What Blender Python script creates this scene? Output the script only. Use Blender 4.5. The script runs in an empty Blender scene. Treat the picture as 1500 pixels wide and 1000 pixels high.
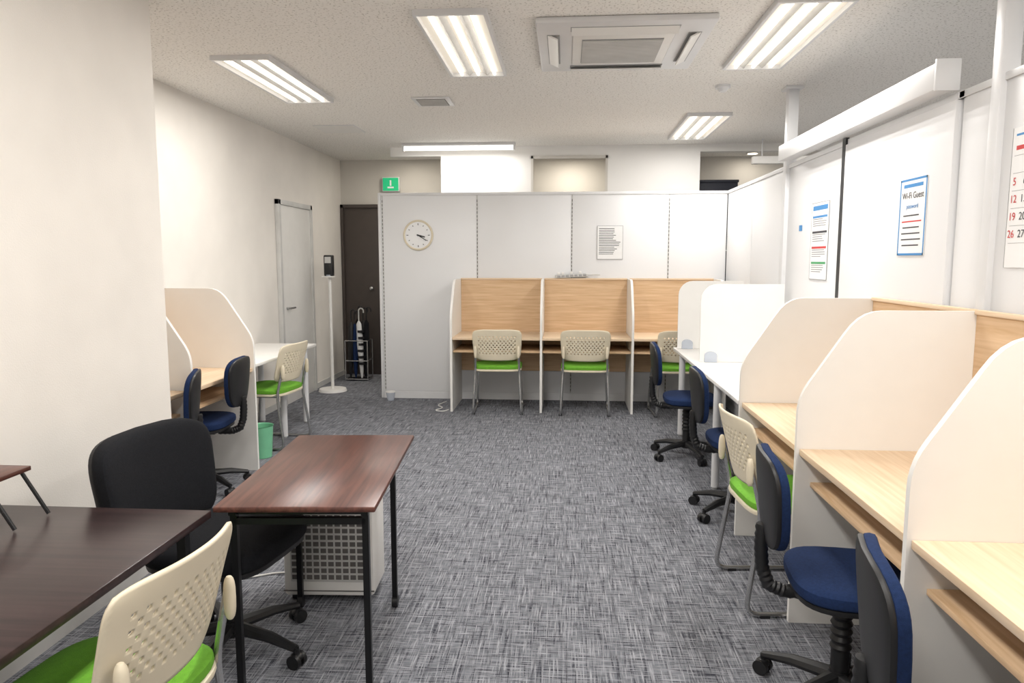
import bpy, bmesh, math, random
from mathutils import Vector, Matrix
random.seed(4)
R=math.radians
sc=bpy.context.scene
sc.view_settings.view_transform='Standard'
sc.view_settings.exposure=0.24

# ------------------------------------------------------------ materials
def lin(c):
    o=[]
    for v in c:
        v/=255.0
        o.append(v/12.92 if v<=0.04045 else ((v+0.055)/1.055)**2.4)
    return (o[0],o[1],o[2],1)
def base(name):
    m=bpy.data.materials.new(name); m.use_nodes=True
    nt=m.node_tree; b=nt.nodes['Principled BSDF']
    return m,nt,b
def N(nt,t,**k):
    n=nt.nodes.new(t)
    for a,v in k.items(): setattr(n,a,v)
    return n
def plain(name,c,rough=.5,metal=0,var=.06,scale=8,bump=0,bscale=200,spec=.5):
    m,nt,b=base(name)
    b.inputs['Roughness'].default_value=rough; b.inputs['Metallic'].default_value=metal
    b.inputs['Specular IOR Level'].default_value=spec
    tc=N(nt,'ShaderNodeTexCoord'); n=N(nt,'ShaderNodeTexNoise'); n.inputs['Scale'].default_value=scale
    nt.links.new(tc.outputs['Object'],n.inputs['Vector'])
    r=N(nt,'ShaderNodeValToRGB'); col=lin(c)
    r.color_ramp.elements[0].position=.3; r.color_ramp.elements[1].position=.7
    r.color_ramp.elements[0].color=tuple(x*(1-var) for x in col[:3])+(1,)
    r.color_ramp.elements[1].color=tuple(min(1,x*(1+var)) for x in col[:3])+(1,)
    nt.links.new(n.outputs['Fac'],r.inputs['Fac']); nt.links.new(r.outputs['Color'],b.inputs['Base Color'])
    if bump:
        n2=N(nt,'ShaderNodeTexNoise'); n2.inputs['Scale'].default_value=bscale
        nt.links.new(tc.outputs['Object'],n2.inputs['Vector'])
        bp=N(nt,'ShaderNodeBump'); bp.inputs['Strength'].default_value=bump; bp.inputs['Distance'].default_value=.002
        nt.links.new(n2.outputs['Fac'],bp.inputs['Height']); nt.links.new(bp.outputs['Normal'],b.inputs['Normal'])
    return m
def wood(name,c1,c2,rough=.45,sc_=(1.2,22,22),spec=.4):
    m,nt,b=base(name); b.inputs['Roughness'].default_value=rough; b.inputs['Specular IOR Level'].default_value=spec
    tc=N(nt,'ShaderNodeTexCoord'); mp=N(nt,'ShaderNodeMapping'); mp.inputs['Scale'].default_value=sc_
    n=N(nt,'ShaderNodeTexNoise'); n.inputs['Scale'].default_value=2.2; n.inputs['Detail'].default_value=6; n.inputs['Distortion'].default_value=.6
    nt.links.new(tc.outputs['Object'],mp.inputs['Vector']); nt.links.new(mp.outputs['Vector'],n.inputs['Vector'])
    r=N(nt,'ShaderNodeValToRGB'); r.color_ramp.elements[0].position=.32; r.color_ramp.elements[1].position=.66
    r.color_ramp.elements[0].color=lin(c1); r.color_ramp.elements[1].color=lin(c2)
    nt.links.new(n.outputs['Fac'],r.inputs['Fac']); nt.links.new(r.outputs['Color'],b.inputs['Base Color'])
    return m
def emis(name,c,s):
    m,nt,b=base(name); b.inputs['Base Color'].default_value=lin(c)
    b.inputs['Emission Color'].default_value=lin(c); b.inputs['Emission Strength'].default_value=s
    return m

def carpet():
    m,nt,b=base('carpet_tiles'); b.inputs['Roughness'].default_value=.95; b.inputs['Specular IOR Level'].default_value=.1
    tc=N(nt,'ShaderNodeTexCoord')
    def strokes(s,off):
        mp=N(nt,'ShaderNodeMapping'); mp.inputs['Scale'].default_value=s; mp.inputs['Location'].default_value=off
        n=N(nt,'ShaderNodeTexNoise'); n.inputs['Scale'].default_value=1; n.inputs['Detail'].default_value=2.5; n.inputs['Roughness'].default_value=.6
        nt.links.new(tc.outputs['Object'],mp.inputs['Vector']); nt.links.new(mp.outputs['Vector'],n.inputs['Vector'])
        return n.outputs['Fac']
    def ramp(src,p0,p1):
        r=N(nt,'ShaderNodeMapRange'); r.inputs['From Min'].default_value=p0; r.inputs['From Max'].default_value=p1
        nt.links.new(src,r.inputs['Value']); return r.outputs['Result']
    def mx2(a,c):
        q=N(nt,'ShaderNodeMath',operation='MAXIMUM'); nt.links.new(a,q.inputs[0]); nt.links.new(c,q.inputs[1]); return q.outputs[0]
    light=mx2(ramp(strokes((9,170,1),(0,0,0)),.50,.70),ramp(strokes((160,7,1),(3,7,0)),.50,.70))
    dark=mx2(ramp(strokes((5,95,1),(9,1,0)),.50,.65),ramp(strokes((95,4.2,1),(1,4,0)),.50,.65))
    mixd=N(nt,'ShaderNodeMix',data_type='RGBA'); mixd.inputs['A'].default_value=lin((110,112,118)); mixd.inputs['B'].default_value=lin((50,51,59))
    nt.links.new(dark,mixd.inputs['Factor'])
    mixl=N(nt,'ShaderNodeMix',data_type='RGBA'); mixl.inputs['B'].default_value=lin((176,177,182))
    mm=N(nt,'ShaderNodeMath',operation='MULTIPLY'); mm.inputs[1].default_value=.75
    nt.links.new(light,mm.inputs[0]); nt.links.new(mm.outputs[0],mixl.inputs['Factor']); nt.links.new(mixd.outputs['Result'],mixl.inputs['A'])
    nt.links.new(mixl.outputs['Result'],b.inputs['Base Color'])
    bp=N(nt,'ShaderNodeBump'); bp.inputs['Strength'].default_value=.3; bp.inputs['Distance'].default_value=.002
    nt.links.new(light,bp.inputs['Height']); nt.links.new(bp.outputs['Normal'],b.inputs['Normal'])
    return m
def ceilmat():
    m,nt,b=base('rockwool_ceiling'); b.inputs['Roughness'].default_value=.95; b.inputs['Specular IOR Level'].default_value=.1
    tc=N(nt,'ShaderNodeTexCoord')
    n=N(nt,'ShaderNodeTexNoise'); n.inputs['Scale'].default_value=75; n.inputs['Detail'].default_value=3
    nt.links.new(tc.outputs['Object'],n.inputs['Vector'])
    r=N(nt,'ShaderNodeValToRGB'); r.color_ramp.elements[0].position=.34; r.color_ramp.elements[1].position=.43
    r.color_ramp.elements[0].color=lin((196,192,185)); r.color_ramp.elements[1].color=lin((242,239,234))
    nt.links.new(n.outputs['Fac'],r.inputs['Fac']); nt.links.new(r.outputs['Color'],b.inputs['Base Color'])
    bp=N(nt,'ShaderNodeBump'); bp.inputs['Strength'].default_value=.4; bp.inputs['Distance'].default_value=.003
    nt.links.new(n.outputs['Fac'],bp.inputs['Height']); nt.links.new(bp.outputs['Normal'],b.inputs['Normal'])
    return m

M_carpet=carpet(); M_ceil=ceilmat()
M_paper=plain('linen_wallpaper',(231,226,219),.9,var=.03,scale=3,bump=.35,bscale=150,spec=.1)
M_wall=plain('painted_wall',(232,230,227),.8,var=.02,scale=2,spec=.2)
M_greywall=plain('beige_grey_wall',(206,202,195),.85,var=.03,scale=2,spec=.2)
M_part=plain('partition_panel',(229,229,230),.35,var=.012,scale=2,spec=.35)
M_alu=plain('white_aluminium',(220,220,221),.35,var=.02,spec=.5)
M_seam=plain('dark_slot',(95,92,90),.6)
M_black=plain('black_plastic',(22,22,24),.45,var=.1,scale=30)
M_blackm=plain('black_metal',(20,20,22),.35,metal=.3)
M_white=plain('white_laminate',(233,231,227),.45,var=.012,spec=.3)
M_wood=wood('oak_laminate',(205,170,131),(225,194,159),.6,spec=.25)
M_woodd=wood('oak_laminate_desktop',(217,190,158),(231,207,179),.6,spec=.25)
M_walnut=wood('walnut_laminate',(70,42,36),(102,64,54),.30,(22,1.2,22))
M_espresso=wood('espresso_laminate',(38,27,28),(56,41,41),.28,(1.2,22,22))
M_cream=plain('cream_plastic',(222,211,187),.4,var=.02)
M_green=plain('green_fabric',(100,162,40),.85,var=.08,scale=60,bump=.4,bscale=500)
M_navy=plain('navy_fabric',(26,43,78),.9,var=.15,scale=120,bump=.5,bscale=600,spec=.2)
M_bfab=plain('black_fabric',(24,25,29),.9,var=.2,scale=150,bump=.5,bscale=600,spec=.2)
M_chrome=plain('chrome',(190,190,190),.22,metal=.9,var=.02)
M_door=plain('brown_steel_door',(74,66,62),.5,var=.05)
M_doorw=plain('grey_white_door',(222,220,216),.5,var=.02)
M_paperw=plain('printed_paper',(240,240,240),.6,var=.01)
M_blue=plain('blue_print',(70,140,200),.6); M_red=plain('red_print',(205,60,60),.6); M_grn=plain('green_print',(70,160,100),.6)
M_ink=plain('ink',(70,70,75),.7); M_grey=plain('grey_plastic',(150,150,150),.5)
M_lgrey=plain('light_grey_plastic',(202,201,198),.5)
M_darkn=plain('dark_navy_board',(24,27,40),.6)
M_tube=emis('lamp_tube',(255,251,243),2.2); M_refl=emis('lamp_reflector',(240,233,220),.2)
M_exit=emis('exit_green',(30,165,110),.5)
M_yel=emis('downlight_and_fill_glow',(255,238,210),5)
m_,nt_,b_=base('clear_plastic'); b_.inputs['Base Color'].default_value=(.66,.71,.8,1); b_.inputs['Alpha'].default_value=.55; b_.inputs['Roughness'].default_value=.1; M_clear=m_
M_bin=plain('green_bin',(120,190,150),.4)

# ------------------------------------------------------------ builder
class B:
    def __init__(s): s.bm=bmesh.new(); s.mats=[]
    def mi(s,m):
        if m not in s.mats: s.mats.append(m)
        return s.mats.index(m)
    def box(s,x0,x1,y0,y1,z0,z1,m,bev=0,M=None):
        r=bmesh.ops.create_cube(s.bm,size=1)
        vs=r['verts']
        for v in vs:
            v.co=Vector(((x0+x1)/2+v.co.x*(x1-x0),(y0+y1)/2+v.co.y*(y1-y0),(z0+z1)/2+v.co.z*(z1-z0)))
            if M: v.co=M@v.co
        fs=set(f for v in vs for f in v.link_faces); i=s.mi(m)
        for f in fs: f.material_index=i
        if bev:
            es=list(set(e for v in vs for e in v.link_edges))
            rr=bmesh.ops.bevel(s.bm,geom=es,offset=bev,segments=2,profile=.5,affect='EDGES')
            for f in rr['faces']: f.material_index=i
    def tube(s,pts,r,m,seg=10,fil=0,caps=True,radii=None,flat=1.0):
        P=[Vector(p) for p in pts]
        if fil and len(P)>2:
            Q=[P[0]]
            for a,b,c in zip(P,P[1:],P[2:]):
                d1=(a-b); d2=(c-b); k=min(fil,d1.length*.49,d2.length*.49)
                p=b+d1.normalized()*k; q=b+d2.normalized()*k
                for t in (0,.25,.5,.75,1): Q.append((1-t)**2*p+2*t*(1-t)*b+t*t*q)
            Q.append(P[-1]); P=Q
        i=s.mi(m); rings=[]; up=None
        for k,p in enumerate(P):
            t=(P[min(k+1,len(P)-1)]-P[max(k-1,0)]).normalized()
            if up is None:
                up=Vector((0,0,1)) if abs(t.z)<.9 else Vector((0,1,0))
            sd=t.cross(up)
            if sd.length<1e-5: sd=t.cross(Vector((1,0,0)))
            sd.normalize(); u2=sd.cross(t).normalized(); up=u2
            rr=radii[k] if radii else r
            rings.append([s.bm.verts.new(p+sd*math.cos(2*math.pi*j/seg)*rr+u2*math.sin(2*math.pi*j/seg)*rr*flat) for j in range(seg)])
        for a,b in zip(rings,rings[1:]):
            for j in range(seg):
                f=s.bm.faces.new((a[j],a[(j+1)%seg],b[(j+1)%seg],b[j])); f.material_index=i
        if caps:
            f=s.bm.faces.new(rings[0][::-1]); f.material_index=i
            f=s.bm.faces.new(rings[-1]); f.material_index=i
    def cyl(s,p0,p1,r,m,seg=20,r2=None):
        s.tube([p0,p1],r,m,seg,radii=[r,r if r2 is None else r2])
    def prism(s,poly,axis,a0,a1,m):
        def mk(p,a):
            return {0:(a,p[0],p[1]),1:(p[0],a,p[1]),2:(p[0],p[1],a)}[axis]
        A=[s.bm.verts.new(mk(p,a0)) for p in poly]; C=[s.bm.verts.new(mk(p,a1)) for p in poly]; i=s.mi(m)
        n=len(poly)
        for j in range(n):
            s.bm.faces.new((A[j],A[(j+1)%n],C[(j+1)%n],C[j])).material_index=i
        s.bm.faces.new(A[::-1]).material_index=i; s.bm.faces.new(C).material_index=i
    def sup(s,c,sz,e1,e2,m,nu=32,nv=16,fn=None):
        sg=lambda v,e: math.copysign(abs(v)**e,v)
        i=s.mi(m); rows=[]
        for a in range(1,nv):
            ph=-math.pi/2+math.pi*a/nv; row=[]
            for b in range(nu):
                th=2*math.pi*b/nu
                p=Vector((sz[0]/2*sg(math.cos(ph),e1)*sg(math.cos(th),e2),sz[1]/2*sg(math.cos(ph),e1)*sg(math.sin(th),e2),sz[2]/2*sg(math.sin(ph),e1)))
                if fn: p=fn(p)
                row.append(s.bm.verts.new(p+Vector(c)))
            rows.append(row)
        for a,b in zip(rows,rows[1:]):
            for j in range(nu):
                s.bm.faces.new((a[j],a[(j+1)%nu],b[(j+1)%nu],b[j])).material_index=i
        for z,row,fl in ((-1,rows[0],1),(1,rows[-1],0)):
            p=Vector((0,0,z*sz[2]/2)); p=fn(p) if fn else p
            v=s.bm.verts.new(p+Vector(c))
            for j in range(nu):
                t=(row[j],row[(j+1)%nu],v)
                s.bm.faces.new(t[::-1] if fl else t).material_index=i
    def mesh(s,name,ang=35):
        bmesh.ops.recalc_face_normals(s.bm,faces=s.bm.faces[:])
        me=bpy.data.meshes.new(name); s.bm.to_mesh(me); s.bm.free()
        for m in s.mats: me.materials.append(m)
        for p in me.polygons: p.use_smooth=True
        me.set_sharp_from_angle(angle=R(ang))
        return me
    def obj(s,name,loc=(0,0,0),rz=0,parent=None):
        return put(s.mesh(name),name,loc,rz,parent)
def put(me,name,loc=(0,0,0),rz=0,parent=None):
    o=bpy.data.objects.new(name,me); sc.collection.objects.link(o)
    o.location=loc; o.rotation_euler=(0,0,R(rz))
    if parent: o.parent=parent
    return o
def empty(name,loc,rz=0):
    o=bpy.data.objects.new(name,None); sc.collection.objects.link(o); o.empty_display_size=.2
    o.location=loc; o.rotation_euler=(0,0,R(rz)); return o
def slab(name,x0,x1,y0,y1,z0,z1,m,bev=0):
    b=B(); b.box(x0,x1,y0,y1,z0,z1,m,bev); return b.obj(name)

CZ=2.76; XL=-2.9; XR=1.65; YB=9.2; HP=2.2
# ------------------------------------------------------------ room shell
slab('floor',-3.1,4.6,-1.7,YB+.1,-.1,0,M_carpet)
slab('ceiling',-3.1,4.6,-1.7,YB+.1,CZ,CZ+.1,M_ceil)
slab('wall_left',XL-.1,XL,3.45,YB,0,CZ,M_paper)
slab('wall_left_front',-3.0,-2.0,-1.6,3.45,0,CZ,M_paper)
slab('wall_back',-3.0,4.6,YB,YB+.1,0,CZ,M_greywall)
slab('wall_right',4.5,4.6,-1.6,YB,0,CZ,M_wall)
slab('wall_front',-3.0,4.6,-1.7,-1.6,0,CZ,M_wall)
slab('baseboard_left_front',-2.0,-1.99,-1.6,3.45,0,.06,M_lgrey)
slab('baseboard_left',XL,XL+.01,3.45,YB,0,.06,M_lgrey)
b=B()
b.box(-1.42,-.385,8.2,8.3,0,CZ,M_wall); b.box(.44,1.465,8.2,8.3,0,CZ,M_wall)
b.box(-.385,.44,8.2,8.3,2.63,CZ,M_wall); b.box(-.385,.44,8.2,8.3,0,2.0,M_wall)
b.box(1.465,4.5,8.2,8.3,2.68,CZ,M_wall); b.box(-2.0,-1.42,8.2,8.3,2.66,CZ,M_wall)
b.obj('wall_back_room')
b=B(); 
for x0,x1 in ((-.40,-.375),(.43,.455)): b.box(x0,x1,8.185,8.2,2.0,2.65,M_greywall)
b.box(-.40,.455,8.185,8.2,2.62,2.65,M_greywall); b.obj('trim_1')
# back partition
b=B()
seams=[-1.97,-.936,.06,1.06,XR]
for a,c in zip(seams,seams[1:]):
    b.box(a+.006,c-.006,7.6,7.64,.08,HP-.03,M_part,.002)
b.box(-1.97,XR,7.605,7.635,.0,.08,M_alu); b.box(-1.99,XR,7.592,7.648,HP-.03,HP,M_alu,.003)
b.box(-1.995,-1.965,7.59,7.65,0,HP,M_alu,.002)
b.box(-1.97,XR,7.59,7.6,.0,.07,M_alu)
for x in seams[:-1]:
    b.box(x-.006+(.0 if x>-1.9 else .02),x+.006+(.0 if x>-1.9 else .02),7.598,7.604,.08,HP-.03,M_lgrey)
    z=.1
    while z<HP-.06:
        xx=x+(.0 if x>-1.9 else .02)
        b.box(xx-.0035,xx+.0035,7.5965,7.5985,z,z+.024,M_seam); z+=.04
b.obj('wall_partition_back')
# right partition with sliding door
b=B()
ys=[-1.6,-.4,.5,1.6,2.95,3.22]
for a,c in zip(ys,ys[1:]): b.box(XR,XR+.04,a+.004,c-.004,.08,HP-.03,M_part,.002)
b.box(XR,XR+.04,4.49,5.58,.08,HP-.03,M_part,.002); b.box(XR,XR+.04,5.62,6.6,.08,HP-.03,M_part,.002); b.box(XR,XR+.04,6.61,7.59,.08,HP-.03,M_part,.002)
b.box(XR+.002,XR+.038,-1.6,7.65,0,.08,M_alu); b.box(XR-.008,XR+.048,-1.6,3.24,HP-.03,HP,M_alu,.003); b.box(XR-.008,XR+.048,5.5,7.65,HP-.03,HP,M_alu,.003)
b.box(XR-.008,XR+.048,3.2,5.5,HP-.03,HP,M_alu)
b.box(XR-.025,XR+.045,2.92,2.98,0,CZ,M_alu,.003)
b.box(XR-.03,XR+.045,5.56,5.63,0,CZ,M_alu,.004); b.box(XR-.06,XR+.07,5.53,5.66,CZ-.02,CZ,M_alu,.003)
b.obj('wall_partition_right')
b=B(); b.box(XR-.10,XR-.009,3.25,5.52,2.215,2.325,M_part,.004); b.box(XR-.11,XR-.009,3.235,3.25,2.205,2.335,M_alu,.002)
b.box(XR-.02,XR+.0,4.44,4.49,.01,2.21,M_black); b.obj('trim_sliding_door_rail')
b=B(); b.box(XR-.02,XR+.02,3.24,4.44,.082,HP-.032,M_part,.003)
b.obj('door_1')

b=B()
b.box(-2.86,-1.98,YB-.04,YB-.001,.0,2.16,M_door,.003); 
for x0,x1,z0,z1 in ((-2.895,-2.86,0,2.2),(-1.98,-1.94,0,2.2)): b.box(x0,x1,YB-.06,YB-.001,z0,z1,M_door)
b.box(-2.895,-1.94,YB-.06,YB-.001,2.16,2.2,M_door)
b.sup((-2.50,YB-.09,1.13),(.06,.06,.06),1,1,M_chrome,16,8); b.cyl((-2.50,YB-.09,1.13),(-2.50,YB-.04,1.13),.012,M_chrome)
b.obj('door_2')
b=B()
b.box(XL+.001,XL+.03,7.1,7.95,0.0,2.05,M_doorw,.003)
for y0,y1 in ((7.05,7.1),(7.95,8.0)): b.box(XL+.001,XL+.045,y0,y1,0,2.1,M_lgrey,.002)
b.box(XL+.001,XL+.045,7.05,8.0,2.05,2.1,M_lgrey,.002)
b.cyl((XL+.03,7.2,1.0),(XL+.08,7.2,1.0),.012,M_chrome); b.cyl((XL+.075,7.2,1.0),(XL+.075,7.32,1.0),.01,M_chrome)
b.obj('door_3')
b=B(); b.box(-2.34,-2.12,YB-.06,YB-.001,2.36,2.54,M_alu,.004); b.box(-2.33,-2.13,YB-.065,YB-.06,2.37,2.53,M_exit)
b.box(-2.24,-2.22,YB-.068,YB-.065,2.43,2.5,M_paperw); b.box(-2.27,-2.19,YB-.068,YB-.065,2.40,2.42,M_paperw); b.obj('exit_sign')

# ------------------------------------------------------------ ceiling fixtures
LC=(1,.975,.938)
def troffer(x,y,pw=29,L=1.25,W=.38):
    b=B(); f=.018
    b.box(-W/2,W/2,-L/2,-L/2+f,-.03,0,M_alu); b.box(-W/2,W/2,L/2-f,L/2,-.03,0,M_alu)
    b.box(-W/2,-W/2+f,-L/2+f,L/2-f,-.03,0,M_alu); b.box(W/2-f,W/2,-L/2+f,L/2-f,-.03,0,M_alu)
    b.box(-W/2+f,W/2-f,-L/2+f,L/2-f,-.004,0,M_refl)
    for dx in (-.06,.06): b.prism([(dx-.025,-.004),(dx,-.026),(dx+.025,-.004)],1,-L/2+f,L/2-f,M_lgrey)
    for dx in (-.11,0,.11): b.cyl((dx,-L/2+.03,-.018),(dx,L/2-.03,-.018),.010,M_tube,10)
    o=b.obj('ceiling_light',(x,y,CZ))
    for dx in (-.11,0,.11):
        l=bpy.data.lights.new('tube_lamp','AREA'); l.shape='RECTANGLE'; l.size=.024; l.size_y=L-.1; l.energy=pw/3; l.color=LC
        lo=bpy.data.objects.new('tube_lamp',l); sc.collection.objects.link(lo); lo.parent=o; lo.location=(dx,0,-.029)
    return o
for x,y,p in ((-.6,4.38,31),(1.2,4.33,25),(1.23,7.1,20),(-2.03,5.1,19),(-.6,1.6,30),(1.2,1.3,25),(-.6,-.6,31),(3.2,4.3,27),(3.2,7.0,25),(3.2,1.3,27)): troffer(x,y,p)  # unseen fixtures overhead and behind the camera are added for illumination
b=B(); b.box(-.62,.62,-.05,.05,-.03,0,M_alu,.004); b.tube([(-.6,0,-.055),(.6,0,-.055)],.02,M_tube,12); b.box(-.62,-.6,-.03,.03,-.08,0,M_alu); b.box(.6,.62,-.03,.03,-.08,0,M_alu)
o=b.obj('strip_light',(-1.18,7.95,CZ))
l=bpy.data.lights.new('strip_lamp','AREA'); l.shape='RECTANGLE'; l.size=1.18; l.size_y=.03; l.energy=9; l.color=LC
lo=bpy.data.objects.new('strip_lamp',l); sc.collection.objects.link(lo); lo.parent=o; lo.location=(0,0,-.078)
for x,y,e in ((.05,8.75,8),(-1.9,8.7,4),(2.2,8.9,2)):  # middle downlight is real; left and right ones added to brighten the back
    b=B(); b.cyl((0,0,-.012),(0,0,0),.075,M_alu,24); b.cyl((0,0,-.016),(0,0,-.012),.055,M_yel,24); o=b.obj('downlight_and_fill',(x,y,CZ))
    l=bpy.data.lights.new('down_and_fill_lamp','AREA'); l.shape='DISK'; l.size=.1; l.energy=e; l.color=(1,.92,.8)
    lo=bpy.data.objects.new('down_and_fill_lamp',l); sc.collection.objects.link(lo); lo.parent=o; lo.location=(0,0,-.02)
# AC cassette
b=B(); W=.475
b.box(-W,W,-.49,.49,-.035,0,M_alu,.012)
b.box(-.28,.28,-.30,.30,-.046,-.03,M_white,.01)
b.box(-.225,.225,-.23,.23,-.05,-.044,M_grey)
for k in range(27):
    y=-.22+k*.017; b.box(-.222,.222,y,y+.010,-.054,-.049,M_lgrey)
for s in (-1,1):
    b.box(-.29,.29,s*.38-.035,s*.38+.035,-.0375,-.034,M_grey); b.box(s*.385-.035,s*.385+.035,-.29,.29,-.0375,-.034,M_grey)
    Mx=Matrix.Translation((0,s*.385,-.045))@Matrix.Rotation(R(25*s),4,'X'); b.box(-.285,.285,-.032,.032,-.004,.004,M_white,0,Mx)
    Mx=Matrix.Translation((s*.39,0,-.045))@Matrix.Rotation(R(-25*s),4,'Y'); b.box(-.032,.032,-.285,.285,-.004,.004,M_white,0,Mx)
b.obj('ceiling_air_conditioner',(.305,4.4,CZ))
b=B(); b.box(-.15,.15,-.15,.15,-.012,0,M_alu,.004); b.box(-.115,.115,-.115,.115,-.014,-.01,M_seam)
for k in range(8): b.box(-.11,.11,-.11+k*.03,-.11+k*.03+.011,-.017,-.012,M_lgrey)
b.obj('ceiling_vent',(-1.07,5.85,CZ))
b=B(); b.cyl((0,0,-.02),(0,0,0),.055,M_alu,24); b.cyl((0,0,-.045),(0,0,-.02),.025,M_alu,24,r2=.045); b.obj('smoke_detector',(1.13,5.5,CZ))
b=B(); b.box(-.2,.2,-.2,.2,-.006,0,M_alu,.002); b.box(-.19,.19,-.19,.19,-.008,-.004,M_white); b.obj('ceiling_hatch',(-2.2,7.0,CZ))
b=B(); b.box(-.3,.3,-.04,.04,2.5,2.58,M_white,.01); b.cyl((-.2,0,2.58),(-.2,0,CZ),.006,M_alu); b.cyl((.2,0,2.58),(.2,0,CZ),.006,M_alu); b.obj('hanging_sign',(2.25,7.9,0))

# ------------------------------------------------------------ carrels
def carrel_mesh(w,d,left=True,right=False,top=1.3):
    b=B(); T=.022
    prof=[(0,0),(0,.88)]
    for t in (.2,.4,.6,.8,1):
        p=(1-t)**2*Vector((0,.88))+2*t*(1-t)*Vector((0,.95))+t*t*Vector((.04,1.01)); prof.append(tuple(p))
    for t in (0,.2,.4,.6,.8,1):
        p=(1-t)**2*Vector((.17,1.21))+2*t*(1-t)*Vector((.225,top))+t*t*Vector((.31,top)); prof.append(tuple(p))
    prof+=[(d,top),(d,0)]
    if left: b.prism(prof,0,-T/2,T/2,M_white)
    if right: b.prism(prof,0,w-T/2,w+T/2,M_white)
    a,c=T/2+.001,w-T/2-.001
    b.box(a,c,.012,d-.02,.715,.74,M_woodd,.002)
    b.box(a,c,.06,d-.02,.585,.603,M_wood,.002)
    b.box(a,c,d-.02,d-.001,.32,top-.012,M_wood)
    b.box(a,c,d-.03,d+.0,top-.012,top+.006,M_woodd,.002)
    return b.mesh('study_carrel')
w=.885; mA=carrel_mesh(w,.66); mB=carrel_mesh(w,.66,True,True)
for k in range(3): put(mB if k==2 else mA,'study_carrel',(-1.12+k*w,6.93,0),0)
wr=.95; rA=carrel_mesh(wr,.68); rB=carrel_mesh(wr,.68,True,True)
for k in range(4): put(rB if k==3 else rA,'study_carrel',(.935,3.87-k*wr,0),-90)
lA=carrel_mesh(.85,.70,True,True)
put(lA,'study_carrel',(-2.185,4.01,0),90)
lB=carrel_mesh(.50,.70,False,False); put(lB,'study_carrel',(-2.185,3.48,0),90)

b=B(); b.box(-.17,.17,-.022,.022,0,.032,M_lgrey,.005)
for k in range(7): b.box(-.15+k*.045,-.118+k*.045,-.014,.014,.032,.034,M_grey); b.box(-.15+k*.045,-.118+k*.045,-.0235,-.0215,.006,.026,M_grey)
for k in (0,1,3,5): b.box(-.148+k*.045,-.12+k*.045,-.012,.012,.032,.06,M_white,.003)
b.tube([(.17,0,.015),(.25,.0,.02),(.30,.0,.01)],.005,M_lgrey,6,fil=.03)
o=b.obj('power_strip',(.06,7.565,1.307),4); o.rotation_euler=(0,R(-3),R(3)); o.location.z=1.314

# ------------------------------------------------------------ white tables
def wtable(name,x0,x1,y0,y1,h,legs):
    b=B(); b.box(x0,x1,y0,y1,h-.025,h,M_white,.004)
    b.box(x0+.06,x1-.06,y0+.06,y0+.09,h-.06,h-.025,M_alu); b.box(x0+.06,x1-.06,y1-.09,y1-.06,h-.06,h-.025,M_alu)
    for x,y in legs:
        b.cyl((x,y,0.015),(x,y,h-.025),.026,M_alu,16); b.cyl((x,y,0),(x,y,.015),.02,M_grey,16)
    return b.obj(name)
wtable('white_table',.94,1.61,3.92,6.3,.74,[(.99,4.67),(1.55,4.67),(.99,6.1),(1.55,6.1),(1.55,4.1)])
wtable('white_table',XL+.02,-2.32,4.96,6.5,.72,[(-2.38,5.1),(-2.38,6.35),(-2.8,5.1),(-2.8,6.35),(-2.36,5.78)])
def divider(x0,x1,y,zb=.742,zt=1.32):
    r=.12; poly=[(x0,zb)]
    for k in range(7):
        a=math.pi-k*math.pi/12; poly.append((x0+r+r*math.cos(a),zt-r+r*math.sin(a)))
    poly+=[(x1,zt),(x1,zb)]
    b=B(); b.prism(poly,1,-.008,.008,M_white)
    for x in (x0+.08,x1-.1):
        pp=[(x-.045,zb)]+[(x+.045*math.cos(math.pi-k*math.pi/8),zb+.05+.03*math.sin(math.pi-k*math.pi/8)) for k in range(9)]+[(x+.045,zb)]
        b.prism(pp,1,-.03,-.009,M_clear); b.prism(pp,1,.009,.03,M_clear)
    return b.obj('desk_divider',(0,y,0))
divider(.96,1.5,6.2); divider(1.0,1.6,5.4)

# ------------------------------------------------------------ cream stacking chair
def back_mesh():
    bm=bmesh.new(); nx,nz=27,15
    def S(u,v):
        wv=.24*(1-.07*(1-v))*(1-.10*abs(2*v-1)**7)
        x=u*wv; y=-.225-.075*v-.0 + .055*abs(u)**2.2 ; z=.535+.305*v-.018*(abs(u)**6)*(1 if v>.5 else -1)*abs(2*v-1)
        return Vector((x,y,z))
    cache={}
    def V(u,v):
        k=(round(u*1e4),round(v*1e4))
        if k not in cache: cache[k]=bm.verts.new(S(u,v))
        return cache[k]
    for i in range(nx):
        for j in range(nz):
            u0,u1=-1+2*i/nx,-1+2*(i+1)/nx; v0,v1=j/nz,(j+1)/nz; um,vm=(u0+u1)/2,(v0+v1)/2
            o=[(u0,v0),(um,v0),(u1,v0),(u1,vm),(u1,v1),(um,v1),(u0,v1),(u0,vm)]
            O=[V(*p) for p in o]
            if 3<=i<=nx-4 and 3<=j<=nz-4 and (i+j)%2==0:
                hu,hv=(u1-u0)*.38,(v1-v0)*.38
                an=[225,270,315,0,45,90,135,180]
                I=[bm.verts.new(S(um+hu*math.cos(R(a)),vm+hv*math.sin(R(a)))) for a in an]
                for k in range(8): bm.faces.new((O[k],O[(k+1)%8],I[(k+1)%8],I[k]))
            else: bm.faces.new(O)
    bmesh.ops.recalc_face_normals(bm,faces=bm.faces[:])
    me=bpy.data.meshes.new('backrest'); bm.to_mesh(me); bm.free(); me.materials.append(M_cream)
    for p in me.polygons: p.use_smooth=True
    return me
ME_back=back_mesh()
b=B()
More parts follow.
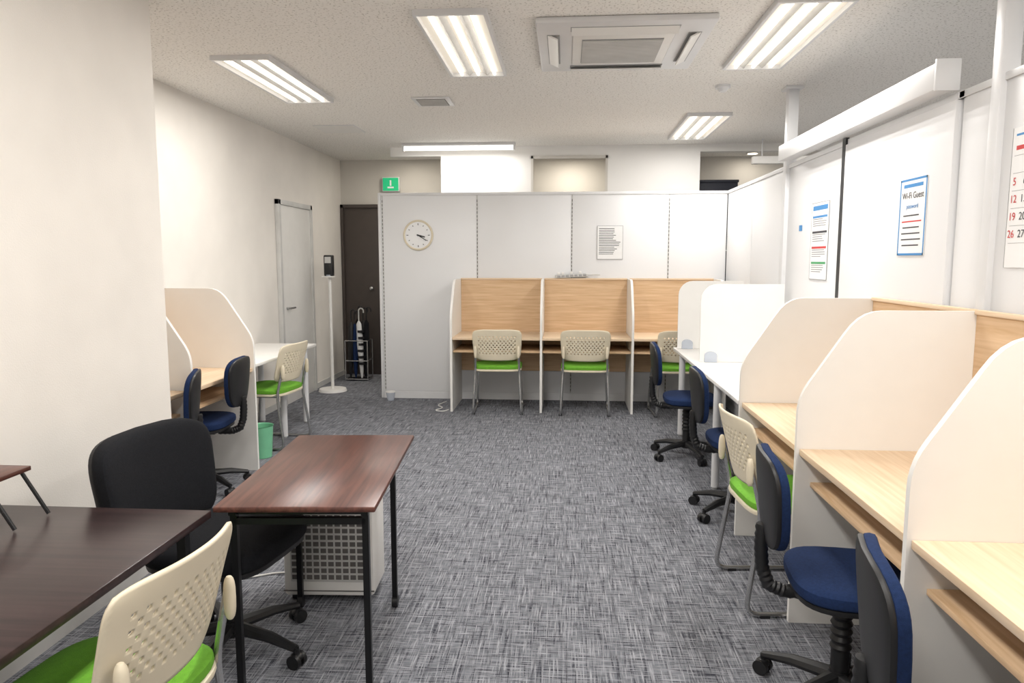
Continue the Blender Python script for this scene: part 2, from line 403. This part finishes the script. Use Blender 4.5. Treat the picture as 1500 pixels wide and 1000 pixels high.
for s in (-1,1):
    x=s*.212
    b.tube([(x*.97,-.243,.66),(x*.98,-.218,.56),(x,-.19,.43),(x*1.1,-.25,.012),(x*1.1,.24,.012),(x,.19,.425)],.011,M_chrome,10,fil=.06)
    b.tube([(x,-.19,.43),(x,.19,.425)],.011,M_chrome,10)
    b.sup((x*.97,-.243,.62),(.03,.03,.12),.7,.8,M_cream,16,10)
    for yy in (-.17,.18): b.box(x*1.1-.014,x*1.1+.014,yy-.02,yy+.02,0,.012,M_black)
b.tube([(-.212,.15,.42),(.212,.15,.42)],.010,M_chrome); b.tube([(-.212,-.16,.43),(.212,-.16,.43)],.010,M_chrome)
ME_frame=b.mesh('frame')
b=B(); b.sup((0,.0,.462),(.47,.45,.055),.5,.45,M_green,fn=lambda p:p+Vector((0,0,-.25*max(0,p.y-.1)**1.5)))
b.sup((0,-.005,.437),(.47,.45,.03),.4,.45,M_cream); ME_seat=b.mesh('seat')
def cream_chair(x,y,rz):
    e=empty('stacking_chair',(x,y,0),rz)
    put(ME_frame,'frame',parent=e); put(ME_seat,'seat',parent=e); k=put(ME_back,'backrest',parent=e)
    md=k.modifiers.new('s','SOLIDIFY'); md.thickness=.009; md.offset=0
cream_chair(-.66,7.02,2); cream_chair(.195,7.02,-1); cream_chair(1.09,7.02,3)
cream_chair(1.0,3.19,-86)
cream_chair(-2.42,5.62,84)
cream_chair(-1.13,1.545,85.5)

# ------------------------------------------------------------ task chairs
def starbase(b,m,rad=.27,rot=0):
    for k in range(5):
        a=R(rot+72*k); d=Vector((math.cos(a),math.sin(a),0))
        b.tube([d*.02+Vector((0,0,.105)),d*rad*.6+Vector((0,0,.095)),d*rad+Vector((0,0,.07))],.02,m,8,radii=[.03,.024,.016],flat=.8)
        c=d*rad; pd=Vector((-d.y,d.x,0))
        b.cyl(c+Vector((0,0,.03)),c+Vector((0,0,.075)),.01,m,8)
        for s in (-1,1): b.cyl(c+pd*.008*s+Vector((0,0,.027)),c+pd*.026*s+Vector((0,0,.027)),.027,M_black,16)
        b.sup(c+Vector((0,0,.04)),(.05,.05,.034),1,1,M_black,12,8)
    b.cyl((0,0,.07),(0,0,.13),.034,m,16)
def bellows(b,pts,r,n,q=.8):
    P=[Vector(p) for p in pts]; Q=[];rad=[]
    for i in range(n*2+1):
        t=i/(n*2)*(len(P)-1); k=min(int(t),len(P)-2); Q.append(P[k].lerp(P[k+1],t-k)); rad.append(r if i%2 else r*q)
    b.tube(Q,r,M_black,14,radii=rad)
def task_mesh():
    b=B(); starbase(b,M_black,.27,18)
    b.cyl((0,0,.1),(0,0,.24),.03,M_black,16); bellows(b,[(0,0,.2),(0,0,.39)],.036,7)
    b.box(-.09,.09,-.11,.11,.385,.41,M_black,.006)
    b.cyl((.05,.02,.39),(.22,.02,.39),.006,M_black,8)
    b.sup((0,.02,.418),(.41,.38,.03),.4,.6,M_black); b.sup((0,.02,.452),(.43,.40,.075),.55,.6,M_navy)
    bellows(b,[(0,-.10,.39),(0,-.19,.39),(0,-.24,.41),(0,-.262,.47),(0,-.268,.54),(0,-.265,.62)],.024,16,.86)
    def pad(c,w,h,t,m,off=0):
        def f(p):
            x,z,y=p.x,p.y,p.z
            x*=1+.15*z/(h/2)
            return Vector((x,y+.7*x*x-.10*z+off,z))
        b.sup(c,(w,h,t),.5,.62,m,32,14,fn=f)
    pad((0,-.245,.715),.345,.325,.048,M_navy); pad((0,-.245,.715),.34,.32,.03,M_black,-.018)
    return b.mesh('task_chair')
ME_task=task_mesh()
def task(x,y,rz): put(ME_task,'task_chair',(x,y,0),rz)
task(.93,5.45,-92); task(1.02,4.2,-90); task(.93,2.35,-96); task(.93,1.50,-103)
task(-2.35,4.42,95); task(-2.34,3.79,112)

# black office chair
b=B(); starbase(b,M_black,.30,10)
b.cyl((0,0,.1),(0,0,.39),.028,M_black,16); b.box(-.11,.11,-.13,.13,.37,.41,M_black,.01)
b.sup((0,.01,.455),(.52,.48,.11),.55,.5,M_bfab); b.sup((0,.01,.415),(.50,.46,.04),.4,.5,M_black)
b.tube([(0,-.08,.39),(0,-.30,.39),(0,-.36,.5),(0,-.36,.66)],.03,M_black,10,fil=.08,flat=.6)
def fb(p):
    x,z,y=p.x,p.y,p.z; x*=1+.06*z/.2
    return Vector((x,y+.65*x*x-.16*z,z))
b.sup((0,-.315,.65),(.58,.43,.10),.5,.45,M_bfab,40,18,fn=fb)
b.sup((0,-.345,.65),(.56,.41,.06),.4,.45,M_black,40,18,fn=fb)
b.obj('office_chair',(-1.27,2.52,0),-98)

# ------------------------------------------------------------ dark tables
b=B()
b.box(-.265,.265,-.485,.485,.68,.70,M_walnut,.006)
for s in (-1,1):
    b.box(s*.22-.012,s*.22+.012,-.44,.40,.655,.68,M_blackm)
    b.box(s*.22-.011,s*.22+.011,-.43,-.408,.0,.66,M_blackm); b.box(s*.205-.011,s*.205+.011,.22,.242,.05,.66,M_blackm)
    b.cyl((s*.205-.012,.231,.025),(s*.205+.012,.231,.025),.025,M_black,16); b.cyl((s*.205,.231,.03),(s*.205,.231,.06),.008,M_black,8)
b.box(-.22,.22,-.43,-.41,.62,.642,M_blackm); b.box(-.205,.205,.222,.24,.62,.642,M_blackm); b.box(-.22,.22,-.428,-.412,.655,.68,M_blackm)
b.obj('folding_side_table',(-.915,2.68,0),4.5)
b=B()
b.box(-1.975,-1.13,.95,2.15,.675,.70,M_espresso,.004)
for x in (-1.93,-1.19):
    for y in (1.0,2.08):
        b.box(x-.014,x+.014,y-.014,y+.014,0,.675,M_blackm)
    b.box(x-.012,x+.012,1.0,2.08,.645,.674,M_blackm); 
b.box(-1.93,-1.19,2.07,2.09,.645,.674,M_blackm); b.box(-1.93,-1.19,.99,1.01,.645,.674,M_blackm)
b.obj('dark_desk')
b=B()
b.box(-1.97,-1.69,1.90,2.10,.835,.85,M_walnut,.003)
for y in (1.93,2.07):
    b.tube([(-1.70,y,.835),(-1.62,y,.705)],.006,M_blackm,8); b.tube([(-1.95,y,.835),(-1.95,y,.705)],.006,M_blackm,8)
b.obj('desktop_riser')

# air purifier
b=B()
b.box(-.2,.2,-.12,.12,.03,.60,M_white,.02)
b.box(-.165,.165,-.124,-.118,.10,.56,M_lgrey,.004)
for i in range(10):
    for j in range(15):
        b.box(-.158+i*.032,-.134+i*.032,-.1262,-.1238,.112+j*.03,.112+j*.03+.02,M_seam)
b.box(-.2,.2,-.122,-.118,.055,.06,M_seam); b.box(-.14,.14,-.08,.08,.60,.61,M_lgrey)
for x in (-.16,.16):
    for y in (-.08,.08): b.cyl((x-.01,y,.018),(x+.01,y,.018),.018,M_black,12); b.box(x-.012,x+.012,y-.012,y+.012,.02,.035,M_black)
b.obj('air_purifier',(-1.03,3.05,0),3)
b=B(); b.tube([(-1.2,3.18,.006),(-1.35,3.22,.006),(-1.55,3.1,.006),(-1.75,3.2,.006),(-1.95,3.1,.006)],.004,M_white,6,fil=.12); b.obj('power_cord')
b=B(); b.tube([(-1.16,7.0,.006),(-1.2,6.9,.006),(-1.3,6.95,.006),(-1.22,7.1,.006),(-1.32,7.2,.006),(-1.25,7.4,.006)],.005,M_white,6,fil=.08); b.obj('power_cord')

# ------------------------------------------------------------ wall items
b=B()
b.tube([(0.15*math.cos(a*math.pi/24),0,.15*math.sin(a*math.pi/24)) for a in range(48)]+[(.15,0,0),(.15*math.cos(math.pi/24),0,.15*math.sin(math.pi/24))],.012,M_cream,8,caps=False)
b.cyl((0,.01,0),(0,-.004,0),.148,M_paperw,48)
for k in range(12):
    a=R(30*k); Mx=Matrix.Translation((0,-.006,0))@Matrix.Rotation(a,4,'Y'); L=.012 if k%3 else .02
    b.box(-.0035,.0035,-.001,.001,.105,.105+L,M_ink,0,Mx)
for ang,L,wd in ((105,.075,.006),(122,.105,.004)):
    Mx=Matrix.Translation((0,-.009,0))@Matrix.Rotation(R(ang),4,'Y'); b.box(-wd,wd,-.001,.001,-.015,L,M_black,0,Mx)
b.cyl((0,-.006,0),(0,-.013,0),.008,M_black,12)
b.obj('wall_clock',(-1.565,7.588,1.756))
def txt(body,size,mat,parent,loc,rot):
    c=bpy.data.curves.new('lettering','FONT'); c.body=body; c.size=size; c.extrude=.0002; c.align_x='CENTER'; c.align_y='CENTER'; c.materials.append(mat)
    o=bpy.data.objects.new('lettering',c); sc.collection.objects.link(o); o.parent=parent; o.location=loc; o.rotation_euler=rot; return o
b=B(); b.box(-.134,.134,-.002,0,-.174,.174,M_grey); b.box(-.13,.13,-.003,0,-.17,.17,M_paperw)
for k in range(16):
    ln=random.uniform(.14,.23) if k>1 else .16
    b.box(-.115,-.115+ln,-.0035,-.003,.145-k*.0175-.003,.145-k*.0175+.003,M_ink)
b.obj('notice_sheet',(.456,7.596,1.675))
def poster(name,y0,y1,z0,z1,paint):
    b=B(); yc,zc=(y0+y1)/2,(z0+z1)/2; W,H=(y1-y0),(z1-z0)
    b.box(-W/2,W/2,-.003,0,-H/2,H/2,M_paperw); paint(b,W,H)
    x=XR-.001 if not(3.24<yc<4.44) else XR-.021
    return b.obj(name,(x,yc,zc),-90)
def p1(b,W,H):
    y=-.0035
    for s in (-1,1): b.box(s*W*.5-.002,s*W*.5+.002,y,0,-H/2,H/2,M_grey)
    for s in (-1,1): b.box(-W/2,W/2,y,0,s*H*.5-.002,s*H*.5+.002,M_grey)
    b.box(-W*.42,W*.42,y,-.003,H*.40,H*.46,M_blue)
    for r_,m in enumerate((M_blue,M_ink,M_red,M_grn)):
        z=H*.33-r_*H*.2
        b.box(-W*.42,W*.42,y,-.003,z-.014,z,m)
        for q in range(4): b.box(-W*.40,W*random.uniform(.1,.4),y,-.003,z-.025-q*.014,z-.02-q*.014,M_grey)
poster('wall_poster',4.70,5.02,1.37,1.87,p1)
def p2(b,W,H):
    y=-.0035
    for x0,x1,z0,z1 in ((-W/2,W/2,H/2-.01,H/2),(-W/2,W/2,-H/2,-H/2+.01),(-W/2,-W/2+.01,-H/2,H/2),(W/2-.01,W/2,-H/2,H/2)): b.box(x0,x1,y,-.003,z0,z1,M_blue)
    for q in range(6): b.box(-W*random.uniform(.28,.38),W*random.uniform(.25,.38),y,-.003,H*.02-q*.028-.003,H*.02-q*.028+.003,M_ink if q!=1 else M_red)
    b.box(-W*.36,W*.36,y,-.003,H*.385,H*.43,M_blue)
po=poster('wall_poster',3.43,3.69,1.52,1.88,p2)
txt('Wi-Fi Guest',.042,M_ink,po,(0,-.004,.10),(R(90),0,0)); txt('password',.03,M_blue,po,(0,-.004,.05),(R(90),0,0))
def p3(b,W,H):
    y=-.0035; b.box(-W*.45,W*.45,y,-.003,H*.44,H*.455,M_blue); b.box(-W*.5-.001,-W*.5+.002,y,0,-H/2,H/2,M_grey); b.box(-W*.44,-W*.1,y,-.003,H*.34,H*.37,M_red)
    for q in range(6): b.box(-W*.46,W*.46,y,-.003,H*.30-q*H*.125,H*.30-q*H*.125+.0015,M_grey)
cal=poster('wall_calendar',2.42,2.85,1.47,1.98,p3)
d=-2
for r_ in range(6):
    for c in range(7):
        if 1<=d<=30: txt(str(d),.04,M_red if c==0 else M_ink,cal,(-.185+c*.06,-.004,.51*.24-r_*.51*.125),(R(90),0,0))
        d+=1
b=B(); b.box(-.03,.03,-.002,0,-.02,.02,M_blue); b.obj('sticky_tab',(XR-.001,5.25,1.72),-90)
# ------------------------------------------------------------ entry clutter
b=B(); b.cyl((0,0,0),(0,0,.03),.16,M_white,32,r2=.15); b.cyl((0,0,.03),(0,0,1.3),.018,M_white,16); b.box(-.06,.06,-.09,.03,1.30,1.315,M_white,.004)
b.box(-.05,.05,-.05,.03,1.315,1.55,M_black,.012); b.box(-.035,.035,-.053,-.05,1.46,1.53,M_lgrey); b.cyl((0,-.03,1.315),(0,-.03,1.33),.03,M_clear)
b.obj('sanitizer_stand',(-2.66,7.95,0))
b=B()
for z in (.02,.25,.5):
    b.tube([(-.14,-.11,z),(.14,-.11,z),(.14,.11,z),(-.14,.11,z),(-.14,-.11,z)],.007,M_chrome,8)
for x in (-.14,.14):
    for y in (-.11,.11): b.cyl((x,y,0),(x,y,.5),.007,M_chrome,8)
b.box(-.13,.13,-.1,.1,.01,.02,M_black)
Mst=plain('striped_cloth',(225,225,225),.8)
for k,(x,y,m) in enumerate(((-.09,-.06,M_black),(-.03,-.05,M_navy),(.05,-.06,Mst),(.1,-.03,M_bfab),(-.06,.05,M_bfab),(.06,.05,M_black))):
    tx,ty=x+random.uniform(-.03,.05),y+random.uniform(-.02,.02); hh=random.uniform(-.06,.1)
    b.tube([(x,y,.03),(x,y,.1),((x+tx)/2,(y+ty)/2,.45),(tx,ty,.72+hh),(tx,ty,.76+hh)],.03,m,10,radii=[.008,.02,.042,.032,.01])
    b.tube([(tx,ty,.74+hh),(tx,ty,.86+hh),(tx+.0,ty,.90+hh),(tx+.03,ty,.92+hh),(tx+.06,ty,.90+hh),(tx+.06,ty,.86+hh)],.008,M_lgrey if k==2 else M_black,8,fil=.015)
    if m is Mst:
        for q in range(6): b.cyl((x,y,.2+q*.08),(x,y,.23+q*.08),.046,M_black,10)
b.obj('umbrella_stand',(-2.58,8.75,0))
b=B(); b.cyl((0,0,0),(0,0,.09),.035,M_clear,20,r2=.05); b.cyl((0,0,.09),(0,0,.1),.052,M_white,20); b.obj('plastic_cup',(-1.86,7.45,0))
b=B(); b.tube([(0,0,0),(0,0,.002),(0,0,.24),(0,0,.245)],.1,M_bin,28,radii=[.07,.075,.09,.095],caps=False); b.cyl((0,0,0),(0,0,.006),.07,M_bin,28); b.obj('waste_bin',(-2.31,5.2,0))
b=B(); b.box(-.22,.22,-.15,.15,0,2.37,M_darkn,.01); b.box(-.23,.23,-.155,.155,2.37,2.4,M_darkn,.005)
for z in (.6,1.1,1.6): b.box(-.21,.21,-.152,-.148,z,z+.01,M_lgrey)
b.obj('tall_cabinet',(1.72,8.6,0))

# ------------------------------------------------------------ world, camera
wd=bpy.data.worlds.new('world'); sc.world=wd; wd.use_nodes=True
wd.node_tree.nodes['Background'].inputs[0].default_value=(.9,.92,1,1); wd.node_tree.nodes['Background'].inputs[1].default_value=.3
cam=bpy.data.cameras.new('camera'); co=bpy.data.objects.new('camera',cam); sc.collection.objects.link(co)
cam.sensor_width=36; cam.lens=25.2; cam.clip_start=.02
co.location=(0,0,1.5); co.rotation_euler=(R(90-6.52),0,R(4.276)); sc.camera=co
